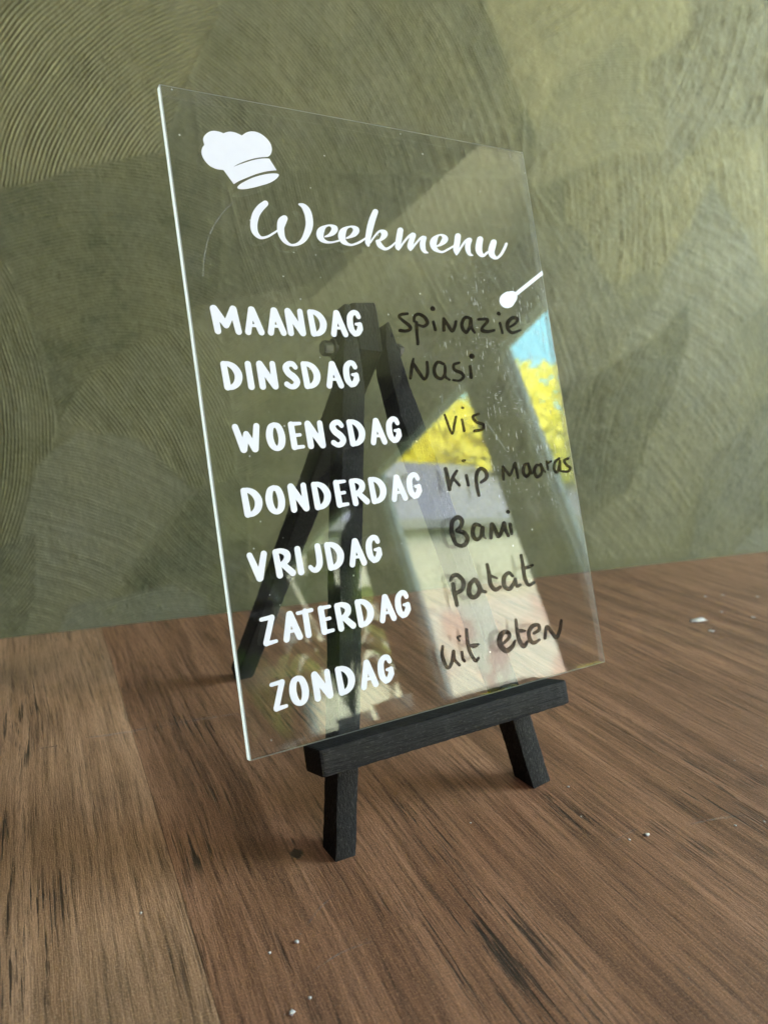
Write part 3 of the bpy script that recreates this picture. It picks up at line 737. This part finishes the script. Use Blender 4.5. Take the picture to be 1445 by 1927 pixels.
# ---- the seven day names, one letter at a time (millimetres)
GL = {  # width, strokes: ('s' smooth | 'l' straight, points x, y, r) inside a box of height 9.4
 'A': (5.9, [('l', [(-.25, 3.85, .85), (-2.05, -3.8, .88)]), ('l', [(-.05, 3.75, .95), (2.0, -3.75, .92)]), ('l', [(-1.5, -1.55, .42), (1.3, -1.6, .42)])]),
 'M': (9.0, [('l', [(-3.45, 3.65, .98), (-3.0, -3.7, .90)]), ('l', [(-3.35, 3.6, 1.05), (-.15, -1.7, .88)]), ('l', [(-.15, -1.7, .88), (2.75, 3.7, .98)]), ('l', [(2.75, 3.7, 1.0), (3.55, -3.75, .90)])]),
 'N': (6.3, [('l', [(-2.15, 3.7, .96), (-2.05, -3.75, .92)]), ('l', [(-2.1, 3.7, 1.0), (2.05, -3.7, .92)]), ('l', [(2.15, 3.85, .82), (2.15, -3.7, .95)])]),
 'D': (6.4, [('l', [(-2.2, 3.75, .85), (-1.85, -3.75, .95)]), ('s', [(-2.3, 3.9, .66), (-.6, 3.75, .72), (1.1, 2.5, .95), (2.05, .2, 1.08), (1.5, -2.2, .98), (-.1, -3.7, .74), (-1.8, -4.0, .62)])]),
 'G': (5.6, [('s', [(1.85, 2.5, .75), (1.25, 3.7, .80), (-.1, 3.85, .78), (-1.4, 2.3, .95), (-1.75, -.3, 1.02), (-1.45, -2.4, .95), (-.5, -3.85, .80)]), ('s', [(-.5, -3.95, .72), (.7, -3.5, .85), (1.75, -2.0, .92), (1.95, -.45, .78)]), ('l', [(1.95, -.4, .66), (.45, -.3, .42)]), ('l', [(1.95, -.5, .75), (1.95, -2.0, .85)])]),
 'I': (2.2, [('l', [(-.1, 3.75, .88), (.1, -3.75, .92)])]),
 'S': (5.6, [('s', [(1.75, 2.75, .72), (.9, 3.8, .78), (-.55, 3.75, .80), (-1.55, 2.5, .95), (-.9, .75, 1.0), (.75, -.7, 1.02), (1.65, -2.3, .95), (.7, -3.75, .80), (-.7, -3.95, .72), (-1.95, -3.1, .78)])]),
 'W': (8.6, [('l', [(-3.5, 3.75, .85), (-1.75, -3.6, .98)]), ('l', [(-1.7, -3.6, .95), (-.3, 1.3, .80)]), ('l', [(-.3, 1.3, .82), (1.9, -3.6, .98)]), ('l', [(1.95, -3.6, .95), (3.3, 3.75, .85)])]),
 'O': (6.0, [('s', [(0, 4.0, .66), (-1.3, 3.1, .88), (-2.0, .3, 1.02), (-1.5, -2.7, .95), (0, -4.0, .68), (1.5, -2.8, .95), (2.0, 0, 1.02), (1.35, 3.1, .90), (0, 4.0, .66)])]),
 'E': (4.6, [('l', [(-1.35, 3.75, .90), (-1.15, -3.75, .92)]), ('l', [(-1.3, 4.0, .58), (1.75, 4.05, .46)]), ('l', [(-1.2, .1, .50), (1.25, .2, .48)]), ('l', [(-1.1, -4.0, .60), (1.85, -3.85, .48)])]),
 'R': (6.8, [('l', [(-2.3, 3.7, .85), (-1.9, -3.75, .92)]), ('s', [(-2.3, 3.9, .66), (-.5, 3.9, .70), (1.2, 2.8, .95), (1.15, 1.1, .92), (-.2, -.1, .70), (-1.5, -.5, .52)]), ('l', [(-.5, -.4, .80), (2.35, -3.6, .92)])]),
 'V': (6.2, [('l', [(-2.3, 3.75, .80), (-.1, -3.7, .98)]), ('l', [(0, -3.7, .95), (2.2, 3.7, .85)])]),
 'J': (5.3, [('s', [(1.5, 3.8, .85), (1.6, .5, .95), (1.35, -2.2, .92), (.2, -3.75, .78), (-1.0, -3.7, .68), (-1.85, -2.7, .62)])]),
 'Z': (5.4, [('l', [(-1.9, 3.75, .52), (1.65, 4.0, .60)]), ('l', [(1.45, 3.8, .80), (-1.35, -3.75, .78)]), ('l', [(-1.4, -4.0, .62), (1.9, -3.75, .46)])]),
 'T': (6.0, [('l', [(-2.35, 3.7, .50), (2.35, 3.95, .56)]), ('l', [(.1, 3.8, .85), (.25, -3.75, .90)])]),
}
glyph_me = {}
for ch, (w, sts) in GL.items():
    P = [[tuple(p) for p in (catmull(q, 10) if t == 's' else linear(q, 6))] for t, q in sts]
    kx = 1.10 if ch in 'A' else 1.03
    P = [[(x * kx, y * .97, r * 1.18) for x, y, r in s] for s in P]
    lp = contours(P, .11)
    glyph_me[ch] = fill_mesh('letter', [[(x * MM, y * MM) for x, y in l_] for l_ in lp], 0, .00010)
    glyph_me[ch].materials.append(m_vinyl)
WORDS = [('MAANDAG', 134.7, [11.1, 20.2, 27.9, 34.8, 42.9, 50.7, 57.1]), ('DINSDAG', 116.9, [10.6, 16.4, 22.4, 30.7, 37.8, 46.2, 52.8]),
         ('WOENSDAG', 96.9, [12.9, 22.3, 29.5, 36.2, 44.5, 51.6, 59.9, 66.4]), ('DONDERDAG', 76.8, [11.5, 19.2, 27.2, 35.4, 42.6, 49.4, 56.6, 64.8, 71.3]),
         ('VRIJDAG', 56.8, [10.7, 19.2, 24.4, 29.8, 37.0, 45.2, 51.7]), ('ZATERDAG', 36.9, [11.2, 18.8, 23.8, 30.8, 37.6, 45.0, 53.4, 59.7]),
         ('ZONDAG', 16.9, [11.6, 18.3, 26.3, 34.6, 43.0, 49.6])]
for word, y, xs in WORDS:
    wo = empty('day_name', brd); wo.location = (xs[0] * MM, y * MM, .00004); wo['label'] = 'white vinyl word ' + word
    for ch, x in zip(word, xs):
        o = mesh_obj('letter', glyph_me[ch], None, wo); o.location = ((x - xs[0]) * MM, (.3 * MM if ch == 'G' else 0), 0)

# ---- handwriting in marker
HW = [('spinazie', (730, 560, 5.352), [[(195, 160, 14), (135, 168, 16), (110, 190, 13), (150, 230, 15), (213, 280, 18), (222, 315, 18), (180, 335, 16), (120, 330, 17)],
        [(285, 250, 17), (290, 340, 16), (301, 465, 15)], [(262, 235, 14), (268, 185, 16), (310, 165, 16), (370, 200, 18), (395, 255, 18), (360, 287, 16), (310, 275, 12)],
        [(455, 242, 14), (477, 322, 16)], [(448, 108, 24), (454, 112, 22)], [(558, 210, 15), (562, 325, 18)], [(562, 212, 15), (600, 270, 17), (645, 335, 17), (672, 290, 17), (682, 240, 15)],
        [(828, 208, 14), (780, 198, 17), (745, 250, 18), (752, 312, 18), (790, 348, 16), (820, 292, 16), (832, 212, 15), (842, 300, 16), (872, 352, 12)],
        [(910, 218, 14), (988, 215, 15), (998, 242, 16), (950, 300, 15), (950, 330, 19), (1000, 341, 17), (1068, 328, 13)], [(1125, 255, 14), (1152, 355, 12)], [(1112, 158, 19), (1118, 163, 17)],
        [(1232, 292, 12), (1285, 255, 14), (1302, 212, 17), (1250, 204, 19), (1205, 250, 20), (1205, 310, 18), (1250, 352, 16), (1332, 328, 12)]]),
      ('nasi', (730, 560, 5.352), [[(255, 615, 10), (240, 690, 17), (225, 810, 15)], [(248, 655, 16), (310, 750, 18), (365, 820, 15), (397, 760, 17), (392, 650, 15)],
        [(562, 668, 13), (500, 650, 16), (465, 712, 18), (480, 788, 18), (540, 815, 15), (575, 750, 14), (572, 690, 12), (575, 790, 13), (618, 827, 11)],
        [(715, 655, 13), (662, 675, 15), (668, 725, 17), (738, 758, 17), (760, 795, 16), (720, 835, 13), (655, 830, 11)], [(825, 690, 14), (837, 802, 17)], [(842, 588, 27), (848, 592, 25)]]),
      ('vis', (820, 760, 5.352), [[(88, 110, 11), (120, 200, 13), (163, 300, 11), (185, 210, 13), (202, 130, 13)], [(262, 155, 12), (285, 270, 14)], [(266, 38, 14), (276, 40, 12)],
        [(430, 100, 13), (372, 128, 14), (405, 180, 15), (475, 208, 17), (468, 255, 15), (390, 274, 16)]]),
      ('kip', (820, 760, 5.352), [[(97, 655, 20), (117, 740, 20), (137, 860, 19)], [(210, 675, 15), (172, 740, 18), (140, 835, 15)], [(178, 755, 15), (237, 820, 14)], [(305, 722, 16), (327, 818, 15)], [(274, 572, 15), (286, 570, 14)],
        [(432, 921, 16), (418, 860, 18), (405, 760, 18), (420, 682, 20), (460, 650, 18), (505, 690, 20), (508, 745, 19), (455, 790, 15)]]),
      ('madras', (820, 760, 5.352), [[(682, 762, 12), (675, 700, 16), (675, 632, 14)], [(675, 635, 14), (720, 692, 14), (745, 720, 12), (772, 660, 13), (795, 592, 12), (810, 660, 15), (826, 745, 13)],
        [(930, 600, 13), (890, 620, 17), (880, 690, 17), (910, 730, 17), (945, 690, 15), (932, 620, 15), (962, 702, 12)], [(1062, 620, 11), (1012, 620, 15), (990, 680, 17), (1020, 735, 17), (1065, 690, 15), (1053, 600, 9), (1080, 655, 11), (1102, 685, 11)],
        [(1115, 580, 11), (1127, 662, 12)], [(1120, 602, 11), (1160, 577, 11)], [(1240, 550, 12), (1197, 590, 13), (1190, 660, 15), (1220, 690, 13), (1242, 620, 13), (1250, 575, 10), (1252, 675, 12)],
        [(1330, 550, 13), (1292, 572, 14), (1320, 620, 14), (1352, 645, 14), (1330, 680, 13), (1275, 680, 12)]]),
      ('bami', (820, 950, 5.558), [[(205, 405, 17), (180, 340, 24), (162, 250, 24), (175, 170, 22), (230, 130, 23), (273, 168, 23), (258, 230, 22), (222, 272, 20), (292, 292, 23), (330, 350, 23), (308, 410, 23), (260, 430, 21), (205, 408, 18)],
        [(458, 215, 17), (410, 207, 21), (385, 262, 23), (392, 330, 23), (430, 363, 20), (468, 330, 18), (487, 240, 21), (490, 310, 19), (520, 352, 8)], [(575, 345, 19), (578, 270, 21), (585, 203, 21), (620, 262, 21), (652, 330, 20), (690, 270, 21), (712, 190, 20), (728, 260, 19), (756, 322, 18)],
        [(775, 203, 18), (791, 300, 18)], [(752, 72, 20), (756, 76, 19)]]),
      ('patat', (820, 950, 5.558), [[(152, 790, 16), (180, 743, 21), (230, 740, 23), (285, 800, 23), (280, 880, 23), (208, 928, 21)], [(180, 832, 21), (195, 930, 21), (220, 1048, 21)],
        [(400, 780, 21), (355, 840, 25), (345, 920, 25), (388, 970, 24), (445, 930, 23), (452, 850, 21), (415, 785, 19), (470, 890, 19), (518, 912, 17)], [(535, 627, 18), (555, 720, 21), (570, 830, 23), (620, 888, 22), (672, 860, 17)], [(575, 745, 17), (642, 770, 9)],
        [(802, 745, 15), (760, 712, 19), (712, 762, 23), (717, 850, 23), (770, 880, 22), (818, 812, 19), (830, 775, 15), (845, 850, 17), (880, 838, 15)], [(890, 530, 17), (910, 640, 19), (930, 770, 21), (970, 838, 19), (1023, 815, 16)], [(905, 665, 17), (960, 655, 19), (1010, 632, 13)]]),
      ('uit', (810, 1150, 5.352), [[(121, 357, 14), (115, 440, 17), (140, 520, 19), (175, 575, 16), (213, 520, 17), (230, 405, 16), (242, 490, 17), (290, 545, 15)], [(315, 415, 14), (324, 480, 14), (341, 505, 15)], [(295, 254, 12), (270, 267, 11), (290, 300, 9)],
        [(360, 190, 17), (370, 300, 19), (395, 410, 19), (450, 500, 18), (484, 475, 14)], [(400, 350, 15), (440, 350, 24), (482, 336, 10)]]),
      ('eten', (810, 1150, 5.352), [[(740, 320, 15), (788, 268, 18), (785, 222, 21), (740, 212, 23), (700, 262, 27), (700, 340, 27), (760, 400, 26), (820, 360, 21), (850, 300, 12)], [(858, 90, 15), (868, 180, 18), (890, 290, 21), (935, 355, 23), (975, 310, 15)], [(880, 195, 15), (910, 200, 20), (950, 200, 11)],
        [(1040, 225, 15), (1090, 190, 17), (1085, 142, 17), (1030, 150, 21), (990, 210, 20), (1000, 288, 21), (1040, 320, 20), (1095, 290, 13)], [(1150, 275, 15), (1168, 160, 17), (1215, 210, 19), (1265, 268, 19), (1300, 190, 17), (1315, 95, 14)]])]
for wd_, (ox, oy, s), st in HW:
    lp = contours(crop([catmull(q, 10) for q in st], ox, oy, s, .6), .36)
    lp = [[(min(x, 1020.0 + (y - 512) * .1602), y) for x, y in l_] for l_ in lp]
    decal_px('handwriting', lp, m_ink, brd, .00006, 'handwritten marker word ' + wd_, z=.00003)
# two scratches that catch the light
def mat_scratch():
    n = NT('scratch'); v = n.obj(); tr = n.t.nodes.new('ShaderNodeBsdfTransparent')
    return n.end(n.mixsh(n.mapr(n.noise(v, 900, 2), .35, .6, .0, .16), tr.outputs[0], n.bsdf((.8, .8, .78), .5, .5)))
m_scr = mat_scratch()
for q_ in TS: table_scratch(q_)
for sts in ([[(440, 378, .5), (415, 405, .8), (395, 440, .9), (385, 480, .8), (382, 520, .5)]], [[(913, 792, .5), (930, 815, .9), (953, 849, .5)]], [[(905, 1172, .6), (914, 1210, 1.6), (921, 1232, .6)]],
            [[(957, 282, .7), (961, 297, .9)]], [[(1010, 700, .7), (1006, 712, .8)]]):
    decal_px('scratch', contours([catmull(q, 10) if len(q) > 2 else linear(q) for q in sts], .25), m_scr, brd, .00002, z=.00002)

# ------------------------------------------------------------------ what the board mirrors: window wall, garden
m_room = simple('brown_room_wall', (.10, .09, .065), .7)
CEIL = [(1.925, -.12, 1.66), (1.5, -.12, 1.66), (1.47, -1.03, 1.66), (1.34, -1.38, 1.66), (1.19, -1.84, 1.66), (.75, -2.02, 1.66), (-.4, -2.4, 1.66), (-.4, -9, 1.66), (1.925, -9, 1.66)]
XW = 1.93
panes = [(-4.75, -3.30), (-2.985, -2.025), (-1.79, -.30)]
zb, zt = .10, 1.42
ys = [-9.5] + [v for p in panes for v in p] + [-.06]
m_ext = simple('white_window_reveal', (.78, .82, .86), .5)
def wallbox(y0, y1, z0, z1):
    bm = bmesh.new(); box_bm(bm, (XW - .03, y0, z0), (XW + .005, y1, z1)); tag(bm_obj('window_wall', bm, m_room), kind='structure')
    bm = bmesh.new(); box_bm(bm, (XW + .006, y0, z0), (XW + .075, y1, z1)); tag(bm_obj('outer_wall', bm, m_ext), kind='structure')
wallbox(-9.5, -.06, zt, 1.72); wallbox(-9.5, -.06, -.75, zb)
for i in range(0, len(ys), 2): wallbox(ys[i], ys[i + 1], zb, zt)
bm = bmesh.new()
f_ = [bm.verts.new(p) for p in CEIL]; f_ = bm.faces.new(f_)
r = bmesh.ops.extrude_face_region(bm, geom=[f_])
for v_ in r['geom']:
    if isinstance(v_, bmesh.types.BMVert): v_.co.z += .06
tag(bm_obj('ceiling', bm, simple('tan_ceiling', (.64, .54, .36), .8)), kind='structure')
def mat_glass():
    n = NT('window_glass'); tr = n.t.nodes.new('ShaderNodeBsdfTransparent'); tr.inputs[0].default_value = (.95, .97, .96, 1)
    gl = n.t.nodes.new('ShaderNodeBsdfGlossy'); gl.inputs['Roughness'].default_value = .01
    fr = n.t.nodes.new('ShaderNodeLayerWeight'); fr.inputs[0].default_value = .08
    return n.end(n.mixsh(n.math('MULTIPLY', fr.outputs[0], .5), tr.outputs[0], gl.outputs[0]))
m_glass = mat_glass()
for (ya, yb), lab in zip(panes, ('window furthest left in the reflection, behind the house plant', 'middle window mirrored in the board, with roof and yellow tree', 'window nearest the green wall, mirrored at the board edge')):
    wo = empty('window', None, Matrix.Translation((XW + .035, (ya + yb) / 2, zb))); tag(wo, lab, 'window', 'windows mirrored in the board')
    h, w = zt - zb, yb - ya; fw = .012
    g = .001
    for lo, hi, nm in (((-.008, -w / 2 + g, g), (.02, -w / 2 + fw, h - g), 'frame'), ((-.008, w / 2 - fw, g), (.02, w / 2 - g, h - g), 'frame'),
                       ((-.008, -w / 2 + fw, g), (.02, w / 2 - fw, fw), 'frame'), ((-.008, -w / 2 + fw, h - fw), (.02, w / 2 - fw, h - g), 'frame')):
        box_obj(nm, lo, hi, m_white, wo, .004)
    if lab.startswith('window nearest'):
        pass
    box_obj('glass', (.004, -w / 2 + fw, fw), (.008, w / 2 - fw, h - fw), m_glass, wo)

bm = bmesh.new(); box_bm(bm, (-3.5, -9.5, 1.96), (XW + .07, -.02, 2.05)); tag(bm_obj('sky_blocker', bm, simple('dark_blocker', (.10, .09, .07), .8)), kind='structure')  # added dark slab, keeps the sky above the ceiling out of the reflection
wallbox(-9.5, -.06, 1.7205, 1.958)
# sky, house, garden
def skycol(n):
    v = n.obj(); sep = n.t.nodes.new('ShaderNodeSeparateXYZ'); n.set(sep.inputs[0], v)
    return n.mix(n.mapr(n.math('ADD', sep.outputs[2], n.math('MULTIPLY', n.noise(v, .12, 4), 2.0)), 9, 19), (.88, .95, 1.0), (.31, .80, 1.0))
m_sky = mat_emit('sky_light', skycol, 10.5)
bm = bmesh.new()
ctr = Vector((2, -2, 0)); prev = None
for a in np.linspace(math.radians(75), math.radians(-92), 40):
    p = ctr + Vector((math.cos(a) * 42, math.sin(a) * 42, 0)); cur = (bm.verts.new(p + Vector((0, 0, -1.2))), bm.verts.new(p + Vector((0, 0, 34))))
    if prev: bm.faces.new((prev[0], cur[0], cur[1], prev[1]))
    prev = cur
tag(bm_obj('sky', bm, m_sky, None, True), kind='structure')
bm = bmesh.new(); box_bm(bm, (2.1, -44, -1.3), (46, 44, -1.0)); tag(bm_obj('garden_ground', bm, simple('lawn', (.07, .10, .04), .9)), kind='structure')
PH = math.radians(103); hn = Vector((math.cos(PH), -math.sin(PH), 0)); ht = Vector((-hn.y, hn.x, 0))
house = empty('neighbour_house', None, Matrix.Translation(hn * 8)); tag(house, 'cream neighbour house with a grey roof, mirrored in the board', 'house')
bpy.context.view_layer.update(); hi_ = house.matrix_world.inverted()
def hpt(a, d, z): return hi_ @ (hn * d + ht * a + Vector((0, 0, z)))
def hbox(nm, a0, a1, d0, d1, z0, z1, mat, parent=None):
    bm = bmesh.new(); P = [hpt(a, d, z) for z in (z0, z1) for (a, d) in ((a0, d0), (a1, d0), (a1, d1), (a0, d1))]
    v = [bm.verts.new(p) for p in P]
    for f in ((0, 1, 2, 3), (4, 5, 6, 7), (0, 1, 5, 4), (1, 2, 6, 5), (2, 3, 7, 6), (3, 0, 4, 7)): bm.faces.new([v[i] for i in f])
    return bm_obj(nm, bm, mat, parent or house)
m_cream = simple('cream_render', (.74, .69, .56), .8); m_slate = simple('grey_roof', (.052, .058, .078), .6)
def mat_pink():
    n = NT('pink_print'); v = n.obj()
    c = n.mix(n.mapr(n.noise(v, 1.6, 3, .6), .50, .60), (.86, .77, .72), (.50, .36, .33))
    return n.end(n.bsdf(c, .8, .2))
m_pinkpanel = mat_pink()
hbox('facade', 2.0, 16, 8.1, 12, -1.0, 3.46, m_cream)
hbox('gutter', 1.8, 16.2, 7.97, 8.02, 3.30, 3.47, simple('dark_gutter', (.05, .055, .05), .5))
bm = bmesh.new()
P = [hpt(1.8, 8.0, 3.48), hpt(16.2, 8.0, 3.48), hpt(16.2, 10, 5.66), hpt(1.8, 10, 5.66), hpt(1.8, 8.0, 3.34), hpt(16.2, 8.0, 3.34), hpt(16.2, 12, 5.3), hpt(1.8, 12, 5.3)]
v = [bm.verts.new(p) for p in P]
for f in ((0, 1, 2, 3), (4, 5, 6, 7), (0, 1, 5, 4), (1, 2, 6, 5), (2, 3, 7, 6), (3, 0, 4, 7)): bm.faces.new([v[i] for i in f])
bm_obj('roof', bm, m_slate, house)
hbox('pink_panel', 8.3, 16, 8.03, 8.095, -1.0, 1.95, m_pinkpanel)  # added panel that supplies the pink blotches mirrored low in the board
for a0, a1 in ((4.0, 4.9),):
    hbox('door', a0, a1, 8.04, 8.09, -1.0, .9, simple('reddish_door', (.30, .15, .13), .6))

# the yellow tree behind the house
def tree(name, cx, cy, zb_, zt_, rad, nleaf, size, mat, mtrunk, label, sy=1.0, lobes=9, seed=1):
    r = np.random.default_rng(seed)
    t = empty(name, None, Matrix.Translation((cx, cy, zb_))); tag(t, label, 'tree')
    bm = bmesh.new()
    def limb(a, b, ra, rb):
        d = Vector(b) - Vector(a); q = d.to_track_quat('Z', 'Y').to_matrix().to_4x4()
        bmesh.ops.create_cone(bm, cap_ends=True, segments=8, radius1=ra, radius2=rb, depth=d.length, matrix=Matrix.Translation((Vector(a) + Vector(b)) / 2) @ q)
    H = zt_ - zb_; limb((0, 0, 0), (0, 0, H * .55), .22, .12)
    cen = []
    for i in range(lobes):
        a = r.random() * 6.28; rr = rad * (.25 + .6 * r.random()); z = H * (.45 + .45 * r.random())
        c = np.array([math.cos(a) * rr, math.sin(a) * rr * sy, z]); cen.append(c); limb((0, 0, H * .4), tuple(c), .07, .02)
    bm_obj('trunk', bm, mtrunk, t)
    cen = np.array(cen); idx = r.integers(0, lobes, nleaf); dd = r.normal(size=(nleaf, 3)); dd /= np.linalg.norm(dd, axis=1)[:, None]
    pos = cen[idx] + dd * (rad * .42 * r.random(nleaf)[:, None] ** .45)
    n1 = r.normal(size=(nleaf, 3)); n1 /= np.linalg.norm(n1, axis=1)[:, None]
    n2 = np.cross(n1, r.normal(size=(nleaf, 3))); n2 /= np.linalg.norm(n2, axis=1)[:, None]
    s = size * (.6 + .8 * r.random(nleaf)[:, None])
    co = np.stack([pos - n1 * s, pos + n2 * s * .6, pos + n1 * s, pos - n2 * s * .6], 1).astype(np.float32)
    me = bpy.data.meshes.new('crown'); me.vertices.add(nleaf * 4); me.vertices.foreach_set('co', co.reshape(-1))
    me.loops.add(nleaf * 4); me.loops.foreach_set('vertex_index', np.arange(nleaf * 4, dtype=np.int32))
    me.polygons.add(nleaf); me.polygons.foreach_set('loop_start', np.arange(nleaf, dtype=np.int32) * 4); me.update(calc_edges=True)
    mesh_obj('crown', me, mat, t); return t
def leafmat(name, c1, c2):
    n = NT(name); v = n.obj(); c = n.mix(n.mapr(n.noise(v, 3, 3), .35, .65), c1, c2)
    tl = n.t.nodes.new('ShaderNodeBsdfTranslucent'); n.set(tl.inputs[0], c)
    return n.end(n.mixsh(.55, n.bsdf(c, .7, .2), tl.outputs[0]))
m_yel = leafmat('yellow_leaves', (1.0, .93, .10), (1.0, .98, .28)); m_bark = simple('bark', (.10, .08, .06), .9)
tree('autumn_tree', 12.1, -15.0, -1.0, 8.9, 3.9, 12000, .17, m_yel, m_bark, 'tree with bright yellow leaves mirrored above the grey roof', seed=3, lobes=16)
tree('autumn_tree', 17.6, -15.2, -1.0, 9.6, 2.9, 6000, .17, m_yel, m_bark, 'second yellow tree, mirrored at the right edge of the board', seed=8, lobes=12)

# potted house plant before the left window
m_leaf = leafmat('green_leaves', (.05, .09, .02), (.16, .20, .04)); m_pot = simple('white_pot', (.75, .75, .72), .35)
def plant(cx, cy, z, h, spread, nl, size, label, seed):
    r = random.Random(seed); t = empty('house_plant', None, Matrix.Translation((cx, cy, z))); tag(t, label, 'plant', 'plants mirrored in the board')
    bm = bmesh.new(); pr = [(0, 0), (.07, 0), (.10, .16), (.105, .17), (.095, .17), (.09, .14), (0, .14)]; rings = []
    for rad, zz in pr: rings.append([bm.verts.new((max(rad, 1e-4) * math.cos(a), max(rad, 1e-4) * math.sin(a), zz)) for a in np.linspace(0, 2 * math.pi, 24, endpoint=False)])
    for a, b in zip(rings, rings[1:]):
        for i in range(24): bm.faces.new((a[i], a[(i + 1) % 24], b[(i + 1) % 24], b[i]))
    bm_obj('pot', bm, m_pot, t, True)
    for i in range(nl):
        bm = bmesh.new(); a = r.random() * 6.283; tip = Vector((math.cos(a) * spread * r.uniform(.35, 1), math.sin(a) * spread * r.uniform(.35, 1), h * r.uniform(.25, 1)))
        p0 = Vector((0, 0, .14)); side = Vector((-math.sin(a), math.cos(a), r.uniform(-.5, .5))).normalized(); prev = None
        for k_ in range(9):
            u = k_ / 8; c = p0.lerp(tip, u) + Vector((0, 0, math.sin(u * math.pi) * h * .22))
            w = size * (.08 + math.sin(max(0, (u - .25) / .75) * math.pi) ** .7 if u > .25 else .08)
            cur = (bm.verts.new(c - side * w), bm.verts.new(c + Vector((0, 0, -.15 * w))), bm.verts.new(c + side * w))
            if prev:
                bm.faces.new((prev[0], prev[1], cur[1], cur[0])); bm.faces.new((prev[1], prev[2], cur[2], cur[1]))
            prev = cur
        bm_obj('leaf', bm, m_leaf, t, True)
# a low sill carries them
sill = box_obj('window_sill', (1.55, -5.4, .06), (XW - .002, -2.99, .095), m_white); tag(sill, 'white window sill under the mirrored house plants', 'window sill')
plant(1.72, -3.55, .096, 1.25, .55, 26, .075, 'tall leafy house plant in a white pot, mirrored left of the middle window', 5)
plant(1.70, -4.55, .096, 1.0, .6, 24, .085, 'broad leafy house plant mirrored at the lower left of the board', 6)
plant(1.74, -3.12, .096, .42, .16, 9, .035, 'small plant in a white pot mirrored beside the middle window', 9)
